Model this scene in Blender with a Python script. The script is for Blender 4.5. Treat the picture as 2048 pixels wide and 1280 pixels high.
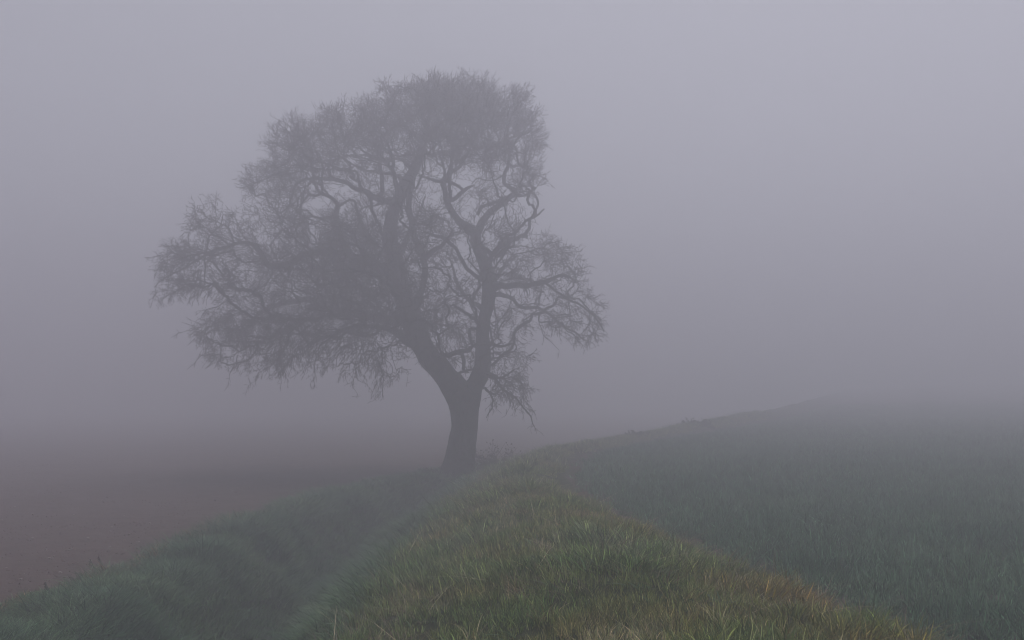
import bpy, math
import numpy as np
from mathutils import Vector

R = math.radians
rng = np.random.default_rng(7)
SC = bpy.context.scene
COL = SC.collection
for o in list(bpy.data.objects):
    bpy.data.objects.remove(o)

# ------------------------------------------------------------------ camera, sky, sun, exposure
FPX, HORIZON = 1991.0, 790.0            # focal length in photo pixels (2048 wide), row of the horizon
CAMZ = 3.0
PITCH = math.atan((HORIZON - 640.0) / FPX)
cam_d = bpy.data.cameras.new('camera')
cam_d.sensor_width = 36.0
cam_d.lens = FPX / 2048.0 * 36.0
cam_d.clip_start, cam_d.clip_end = 0.1, 2000.0
cam = bpy.data.objects.new('camera', cam_d)
COL.objects.link(cam)
cam.location = (0, 0, CAMZ)
cam.rotation_euler = (R(90) + PITCH, 0, 0)
SC.camera = cam

SUN_ELEV, SUN_AZ = 78.0, 40.0           # azimuth clockwise from the view direction (+Y)
W = bpy.data.worlds.new('World')
SC.world = W
W.use_nodes = True
wn, wl = W.node_tree.nodes, W.node_tree.links
wn.clear()
sky = wn.new('ShaderNodeTexSky')
sky.sky_type = 'NISHITA'
sky.sun_disc = False
sky.sun_elevation = R(SUN_ELEV)
sky.sun_rotation = R(SUN_AZ)
sky.air_density, sky.dust_density, sky.ozone_density = 1.0, 3.0, 1.0
hs = wn.new('ShaderNodeHueSaturation')
hs.inputs['Saturation'].default_value = 0.10
tint = wn.new('ShaderNodeMix')
tint.data_type = 'RGBA'
tint.blend_type = 'MULTIPLY'
tint.inputs[0].default_value = 1.0
tint.inputs[7].default_value = (0.955, 0.955, 1.06, 1)
bg = wn.new('ShaderNodeBackground')
bg.inputs['Strength'].default_value = 0.12
wo = wn.new('ShaderNodeOutputWorld')
wl.new(sky.outputs[0], hs.inputs['Color'])
wl.new(hs.outputs[0], tint.inputs[6])
wl.new(tint.outputs[2], bg.inputs['Color'])
wl.new(bg.outputs[0], wo.inputs['Surface'])

sun_d = bpy.data.lights.new('sun', 'SUN')
sun_d.energy = 1.3
sun_d.angle = R(40)
sun_d.color = (1.0, 0.975, 0.96)
sun = bpy.data.objects.new('sun', sun_d)
COL.objects.link(sun)
ce, se = math.cos(R(SUN_ELEV)), math.sin(R(SUN_ELEV))
to_sun = Vector((math.sin(R(SUN_AZ)) * ce, math.cos(R(SUN_AZ)) * ce, se))
sun.location = to_sun * 60
sun.rotation_euler = to_sun.to_track_quat('Z', 'Y').to_euler()

SC.view_settings.view_transform = 'Standard'
SC.view_settings.look = 'None'
SC.view_settings.gamma = 1.0
SC.view_settings.use_curve_mapping = False
SC.view_settings.exposure = -0.19
SC.render.engine = 'CYCLES'
SC.cycles.volume_bounces = 2
SC.cycles.max_bounces = 4
SC.cycles.diffuse_bounces = 1
SC.cycles.glossy_bounces = 1
SC.cycles.transmission_bounces = 2
SC.cycles.adaptive_threshold = 0.02
SC.cycles.use_denoising = True
SC.cycles.filter_width = 1.0

HAZE_DENSITY = 0.0280

# ------------------------------------------------------------------ helpers
def tag(o, label=None, cat=None, group=None, kind=None):
    if label: o['label'] = label
    if cat: o['category'] = cat
    if group: o['group'] = group
    if kind: o['kind'] = kind
    return o

def empty(name, loc=(0, 0, 0)):
    o = bpy.data.objects.new(name, None)
    o.empty_display_size = 0.3
    COL.objects.link(o)
    o.location = loc
    return o

def mesh_np(name, verts, quads=None, tris=None, mat=None, smooth=False, colour=None):
    """mesh from numpy arrays, fast"""
    me = bpy.data.meshes.new(name)
    verts = np.asarray(verts, np.float32)
    q = np.zeros((0, 4), np.int32) if quads is None else np.asarray(quads, np.int32).reshape(-1, 4)
    t = np.zeros((0, 3), np.int32) if tris is None else np.asarray(tris, np.int32).reshape(-1, 3)
    me.vertices.add(len(verts))
    me.vertices.foreach_set('co', verts.ravel())
    loops = np.concatenate([q.ravel(), t.ravel()])
    me.loops.add(len(loops))
    me.loops.foreach_set('vertex_index', loops)
    starts = np.concatenate([np.arange(len(q)) * 4, len(q) * 4 + np.arange(len(t)) * 3]).astype(np.int32)
    me.polygons.add(len(starts))
    me.polygons.foreach_set('loop_start', starts)
    me.update(calc_edges=True)
    me.polygons.foreach_set('use_smooth', np.full(len(starts), smooth))
    if colour is not None:
        a = me.attributes.new('shade', 'FLOAT_COLOR', 'POINT')
        c = np.ones((len(verts), 4), np.float32)
        c[:, :3] = colour
        a.data.foreach_set('color', c.ravel())
    if mat: me.materials.append(mat)
    me.validate()
    return me

def obj(name, me, parent=None, loc=None):
    o = bpy.data.objects.new(name, me)
    COL.objects.link(o)
    if loc is not None: o.location = loc
    if parent: o.parent = parent
    return o

_perm = rng.permutation(512).astype(np.int64)
def vnoise(x, y, s=1.0, seed=0):
    """smooth value noise, 0..1"""
    x = np.asarray(x, float) / s + 137.3 + seed * 17.7
    y = np.asarray(y, float) / s + 91.7 + seed * 5.1
    xi, yi = np.floor(x).astype(np.int64), np.floor(y).astype(np.int64)
    fx, fy = x - xi, y - yi
    fx, fy = fx * fx * (3 - 2 * fx), fy * fy * (3 - 2 * fy)
    h = lambda a, b: _perm[(_perm[a % 512] + b) % 512] / 511.0
    return ((h(xi, yi) * (1 - fx) + h(xi + 1, yi) * fx) * (1 - fy)
            + (h(xi, yi + 1) * (1 - fx) + h(xi + 1, yi + 1) * fx) * fy)

CP, SP = math.cos(PITCH), math.sin(PITCH)
def at(u, v, Y):
    """point seen at photo pixel (u, v) at distance Y along +Y"""
    u, v, Y = np.asarray(u, float), np.asarray(v, float), np.asarray(Y, float)
    a, b = (u - 1024.0) / FPX, (640.0 - v) / FPX
    dy, dz = CP - b * SP, SP + b * CP
    return np.stack([a / dy * Y, Y + 0 * a, CAMZ + dz / dy * Y], -1)

def project(P):
    P = np.asarray(P, float)
    x, y, z = P[..., 0], P[..., 1], P[..., 2] - CAMZ
    d = y * CP + z * SP
    w = -y * SP + z * CP
    d = np.where(d < 0.1, 0.1, d)
    return 1024 + x / d * FPX, 640 - w / d * FPX, d

def norm(a):
    return a / np.maximum(np.linalg.norm(a, axis=-1, keepdims=True), 1e-9)

# ------------------------------------------------------------------ materials
def new_mat(name):
    m = bpy.data.materials.new(name)
    m.use_nodes = True
    n, l = m.node_tree.nodes, m.node_tree.links
    b = n['Principled BSDF']
    return m, n, l, b

def noise_ramp(n, l, scale, stops, detail=6.0, rough=0.6, coord='Object'):
    tc = n.new('ShaderNodeTexCoord')
    nt = n.new('ShaderNodeTexNoise')
    nt.inputs['Scale'].default_value = scale
    nt.inputs['Detail'].default_value = detail
    nt.inputs['Roughness'].default_value = rough
    l.new(tc.outputs[coord], nt.inputs['Vector'])
    cr = n.new('ShaderNodeValToRGB')
    el = cr.color_ramp.elements
    while len(el) < len(stops): el.new(0.5)
    for e, (p, c) in zip(el, stops):
        e.position = p
        e.color = (*c, 1)
    l.new(nt.outputs['Fac'], cr.inputs['Fac'])
    return nt, cr

def mat_ground(name, scale, stops, bump=0.5, dist=0.05):
    m, n, l, b = new_mat(name)
    nt, cr = noise_ramp(n, l, scale, stops)
    l.new(cr.outputs[0], b.inputs['Base Color'])
    b.inputs['Roughness'].default_value = 0.95
    b.inputs['Specular IOR Level'].default_value = 0.1
    bp = n.new('ShaderNodeBump')
    bp.inputs['Strength'].default_value = bump
    bp.inputs['Distance'].default_value = dist
    n2 = n.new('ShaderNodeTexNoise')
    n2.inputs['Scale'].default_value = scale * 5
    n2.inputs['Detail'].default_value = 8
    tc = n.new('ShaderNodeTexCoord')
    l.new(tc.outputs['Object'], n2.inputs['Vector'])
    l.new(n2.outputs['Fac'], bp.inputs['Height'])
    l.new(bp.outputs[0], b.inputs['Normal'])
    return m

M_SOIL = mat_ground('ploughed_soil', 1.7, [(0.3, (0.074, 0.048, 0.042)), (0.55, (0.094, 0.063, 0.055)), (0.75, (0.118, 0.080, 0.070))], 0.8, 0.06)
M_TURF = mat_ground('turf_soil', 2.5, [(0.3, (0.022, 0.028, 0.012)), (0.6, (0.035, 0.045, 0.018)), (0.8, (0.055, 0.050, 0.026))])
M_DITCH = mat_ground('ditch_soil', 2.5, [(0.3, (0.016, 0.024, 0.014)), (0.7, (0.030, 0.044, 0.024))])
M_CROPSOIL = mat_ground('crop_soil', 3.0, [(0.3, (0.040, 0.030, 0.022)), (0.7, (0.075, 0.052, 0.038))])

def mat_bark():
    m, n, l, b = new_mat('oak_bark')
    nt, cr = noise_ramp(n, l, 3.0, [(0.3, (0.022, 0.019, 0.017)), (0.55, (0.040, 0.036, 0.031)), (0.8, (0.065, 0.063, 0.052))])
    l.new(cr.outputs[0], b.inputs['Base Color'])
    b.inputs['Roughness'].default_value = 0.95
    b.inputs['Specular IOR Level'].default_value = 0.1
    tc = n.new('ShaderNodeTexCoord')
    mp = n.new('ShaderNodeMapping')
    mp.inputs['Scale'].default_value = (9, 9, 1.6)
    vo = n.new('ShaderNodeTexVoronoi')
    vo.feature = 'DISTANCE_TO_EDGE'
    vo.inputs['Scale'].default_value = 1.6
    l.new(tc.outputs['Object'], mp.inputs['Vector'])
    l.new(mp.outputs[0], vo.inputs['Vector'])
    bp = n.new('ShaderNodeBump')
    bp.inputs['Strength'].default_value = 0.9
    bp.inputs['Distance'].default_value = 0.05
    l.new(vo.outputs['Distance'], bp.inputs['Height'])
    l.new(bp.outputs[0], b.inputs['Normal'])
    return m
M_BARK = mat_bark()

def mat_plain(name, c, rough=0.9, scale=20.0, var=0.35):
    m, n, l, b = new_mat(name)
    lo = tuple(x * (1 - var) for x in c)
    hi = tuple(x * (1 + var) for x in c)
    nt, cr = noise_ramp(n, l, scale, [(0.3, lo), (0.7, hi)])
    l.new(cr.outputs[0], b.inputs['Base Color'])
    b.inputs['Roughness'].default_value = rough
    b.inputs['Specular IOR Level'].default_value = 0.15
    return m
M_TWIG = mat_plain('twig_bark', (0.045, 0.036, 0.032))
M_STALK = mat_plain('dry_stalk', (0.060, 0.036, 0.024))
M_IVY = mat_plain('ivy_leaf', (0.022, 0.034, 0.018), 0.6)
M_BRAMBLE = mat_plain('bramble_leaf', (0.05, 0.035, 0.028), 0.7)
M_SCRUB = mat_plain('scrub_leaf', (0.055, 0.058, 0.034), 0.7)
M_FLINT = mat_plain('flint', (0.30, 0.26, 0.24), 0.6, 30)

def mat_blade(name, transl=0.28, rough=0.55):
    """blade colour = colour stored per blade x colour stored per tuft"""
    m, n, l, b = new_mat(name)
    a = n.new('ShaderNodeAttribute'); a.attribute_name = 'shade'
    t = n.new('ShaderNodeAttribute'); t.attribute_name = 'tuft'; t.attribute_type = 'INSTANCER'
    mx = n.new('ShaderNodeMix'); mx.data_type = 'RGBA'; mx.blend_type = 'MULTIPLY'
    mx.inputs[0].default_value = 1.0
    l.new(a.outputs['Color'], mx.inputs[6])
    l.new(t.outputs['Color'], mx.inputs[7])
    l.new(mx.outputs[2], b.inputs['Base Color'])
    b.inputs['Roughness'].default_value = rough
    b.inputs['Specular IOR Level'].default_value = 0.15
    if transl > 0:
        tr = n.new('ShaderNodeBsdfTranslucent')
        l.new(mx.outputs[2], tr.inputs['Color'])
        ms = n.new('ShaderNodeMixShader')
        ms.inputs[0].default_value = transl
        l.new(b.outputs[0], ms.inputs[1])
        l.new(tr.outputs[0], ms.inputs[2])
        l.new(ms.outputs[0], n['Material Output'].inputs['Surface'])
    return m
M_BLADE = mat_blade('grass_blade')
M_WHEAT = mat_blade('wheat_blade', 0.22, 0.45)
M_CLOD = mat_blade('soil_clod', 0.0, 0.95)

# ------------------------------------------------------------------ terrain
#            y:  -40    0     7     10    14    18    21    25    30    34   38.5   42    48    65    90   150   320
TY = np.array([-40., 0., 7., 10., 14., 18., 21., 25., 30., 34., 38.5, 42., 48., 65., 90., 150., 320.])
XE = np.array([-7.5, -7.2, -7.1, -7.05, -7.0, -6.75, -6.55, -6.25, -5.8, -5.0, -3.6, -1.6, 2.4, 11.5, 22., 45., 110.])
XV = np.array([-5.2, -5.2, -5.2, -5.25, -5.4, -5.55, -5.6, -5.3, -4.4, -3.4, -2.5, -0.9, 3.2, 12.3, 23., 46., 111.])
XD = np.array([-3.7, -3.7, -3.7, -3.8, -3.95, -4.15, -4.25, -4.0, -3.2, -2.3, -1.4, 0.6, 4.4, 13.5, 24., 47.5, 112.])
ZD = np.array([-1.7, -1.7, -1.7, -1.7, -1.7, -1.65, -1.6, -1.4, -1.0, -.6, -.25, -.2, -.15, 0.2, .4, .6, 1.])
XL = np.array([-1.7, -1.7, -1.7, -1.7, -1.7, -1.7, -1.65, -1.4, -0.95, -0.4, .5, 1.9, 5.1, 14., 24.8, 48.5, 112.7])
ZL = np.array([.45, .45, .45, .45, .45, .42, .40, .42, .45, .5, .5, .55, .7, 1.3, 1.9, 3.0, 4.4])
XC = np.array([1.2, 1.1, 1.0, .9, .65, .35, .15, .15, .55, 1.3, 2.8, 4.3, 7.6, 16.5, 27., 50., 114.])
ZC = np.array([1.3, 1.3, 1.3, 1.3, 1.28, 1.25, 1.22, 1.16, 1.08, 1.08, 1.12, 1.20, 1.36, 1.95, 2.6, 3.9, 5.4])
XR = np.array([4.0, 3.8, 3.45, 3.1, 2.3, 1.6, 1.2, 1.05, 1.5, 2.3, 3.9, 5.4, 8.8, 17.8, 28.5, 51.5, 116.])
ZR = np.array([.95, .95, .95, .92, .92, .92, .92, .95, .98, 1.0, 1.02, 1.08, 1.2, 1.7, 2.35, 3.7, 5.3])

def prof(a, y): return np.interp(y, TY, a)

def field_z(x, y):
    return np.minimum(0.66 + 0.0125 * (np.maximum(y, 0) - 9) + 0.009 * (x - 4) + 0.012 * np.maximum(y - 60, 0), 5.2)

def _h0(x, y):
    xe, xv, xd, xl, xc, xr = (prof(a, y) for a in (XE, XV, XD, XL, XC, XR))
    zd, zl, zc, zr = (prof(a, y) for a in (ZD, ZL, ZC, ZR))
    zf = np.minimum(field_z(x, y), zr - 0.05 + 0.05 * np.maximum(x - xr - 0.7, 0))
    seg = lambda x0, x1, z0, z1: z0 + (z1 - z0) * np.clip((x - x0) / (x1 - x0), 0, 1)
    z = np.where(x < xe, 0.0, seg(xe, xv, 0.0, 0.10))
    z = np.where(x > xv, seg(xv, xd, 0.10, zd), z)
    z = np.where(x > xd, seg(xd, xl, zd, zl), z)
    z = np.where(x > xl, seg(xl, xc, zl, zc), z)
    z = np.where(x > xc, seg(xc, xr, zc, zr), z)
    z = np.where(x > xr, seg(xr, xr + 0.7, zr, zf), z)
    return z

def height(x, y):
    x, y = np.asarray(x, float), np.asarray(y, float)
    z = 0
    for dx, w in ((-.4, .12), (-.2, .22), (0, .32), (.2, .22), (.4, .12)):
        z = z + w * _h0(x + dx, y)
    grassy = ((x > prof(XE, y)) & (x < prof(XR, y) + .3)).astype(float)
    z = z + (vnoise(x, y, 1.6, 3) - .5) * (0.05 + 0.17 * grassy) + (vnoise(x, y, .55, 4) - .5) * (0.03 + 0.07 * grassy)
    return z

def wob(x, y):
    return (vnoise(y, x, 1.3, 9) - .5) * 0.7 + (vnoise(y, x, .4, 11) - .5) * 0.3

def axis(segs):
    out = [np.arange(a, b, s) for a, b, s in segs]
    return np.concatenate(out + [[segs[-1][1]]])
gx = axis([(-180, -60, 12), (-60, -24, 3), (-24, -10, .5), (-10, 8, .12), (8, 20, .4), (20, 60, 2), (60, 180, 10)])
gy = axis([(-40, 4, 2), (4, 36, .16), (36, 60, .4), (60, 110, 2), (110, 320, 10)])
GX, GY = np.meshgrid(gx, gy)
GZ = height(GX, GY)
# furrows and roughness of the worked soil
soil = np.clip((prof(XE, GY) - GX + .2) / .5, 0, 1) * (GY < 60)
GZ = GZ + soil * ((vnoise(GX, GY, .30, 21) - .5) * .09 + (vnoise(GX, GY * .6, .8, 22) - .5) * .07)
nx, ny = len(gx), len(gy)
idx = np.arange(nx * ny).reshape(ny, nx)
Q = np.stack([idx[:-1, :-1], idx[:-1, 1:], idx[1:, 1:], idx[1:, :-1]], -1)
cx = (GX[:-1, :-1] + GX[1:, 1:]) / 2
cy = (GY[:-1, :-1] + GY[1:, 1:]) / 2
we = prof(XE, cy) + wob(cx, cy)
wr = prof(XR, cy) + .25 + wob(cx, cy + 50) * .5
zone = np.where(cx < we, 0, np.where(cx < prof(XD, cy) - .7, 1, np.where(cx < prof(XD, cy) + .7, 2, np.where(cx < wr, 3, 4))))
GV = np.stack([GX.ravel(), GY.ravel(), GZ.ravel()], -1)
def ground_part(name, k, mat, label):
    q = Q[zone == k]
    used, inv = np.unique(q, return_inverse=True)
    o = obj(name, mesh_np(name, GV[used], quads=inv.reshape(-1, 4), mat=mat, smooth=True))
    tag(o, label, name.split('_')[-1], kind='structure')
ground_part('ploughed_field', 0, M_SOIL, 'bare brown ploughed soil left of the ditch')
ground_part('grass_verge', 1, M_TURF, 'grassy verge between the ploughed soil and the ditch')
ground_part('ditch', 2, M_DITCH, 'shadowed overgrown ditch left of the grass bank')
ground_part('grass_bank', 3, M_TURF, 'raised grass bank running away in the middle')
ground_part('crop_field', 4, M_CROPSOIL, 'soil of the crop field right of the bank')

# ------------------------------------------------------------------ oak tree
TD = 38.0
def catmull(P, step):
    """resample a polyline (n, k) by Catmull-Rom"""
    P = np.asarray(P, float)
    E = np.vstack([2 * P[0] - P[1], P, 2 * P[-1] - P[-2]])
    out = []
    for i in range(1, len(E) - 2):
        n = max(1, int(np.linalg.norm(E[i + 1, :3] - E[i, :3]) / step))
        t = np.linspace(0, 1, n, endpoint=False)[:, None]
        p0, p1, p2, p3 = E[i - 1], E[i], E[i + 1], E[i + 2]
        out.append(.5 * (2 * p1 + (p2 - p0) * t + (2 * p0 - 5 * p1 + 4 * p2 - p3) * t ** 2 + (3 * p1 - p0 - 3 * p2 + p3) * t ** 3))
    out.append(P[-1:])
    return np.vstack(out)

def tube(P, r, k=10, rough=0.06, seed=0, lobes=None):
    """round tube with parallel-transported rings and knobbly surface; closed ends"""
    n = len(P)
    T = norm(np.gradient(P, axis=0))
    ref = np.array([0.0, 1.0, 0.0])
    N = []
    v = np.cross(T[0], ref); v /= np.linalg.norm(v)
    for i in range(n):
        v = v - T[i] * np.dot(v, T[i]); v /= np.linalg.norm(v)
        N.append(v.copy())
    N = np.array(N); B = np.cross(T, N)
    a = np.linspace(0, 2 * np.pi, k, endpoint=False)
    s = np.cumsum(np.r_[0, np.linalg.norm(np.diff(P, axis=0), axis=1)])
    rr = r[:, None] * (1 + rough * 2 * (vnoise(a[None, :] * 2.2 + seed, s[:, None] * 2.2, 1.0, seed % 9) - .5))
    if lobes is not None: rr = rr * lobes(s, a)
    V = P[:, None] + rr[..., None] * (np.cos(a)[None, :, None] * N[:, None] + np.sin(a)[None, :, None] * B[:, None])
    V = V.reshape(-1, 3)
    I = np.arange(n * k).reshape(n, k)
    J = np.roll(I, -1, 1)
    q = np.stack([I[:-1], J[:-1], J[1:], I[1:]], -1).reshape(-1, 4)
    V = np.vstack([V, P[:1], P[-1:]])
    c0, c1 = n * k, n * k + 1
    t = np.vstack([np.stack([J[0], I[0], np.full(k, c0)], -1), np.stack([I[-1], J[-1], np.full(k, c1)], -1)])
    return V, q, t

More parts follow.
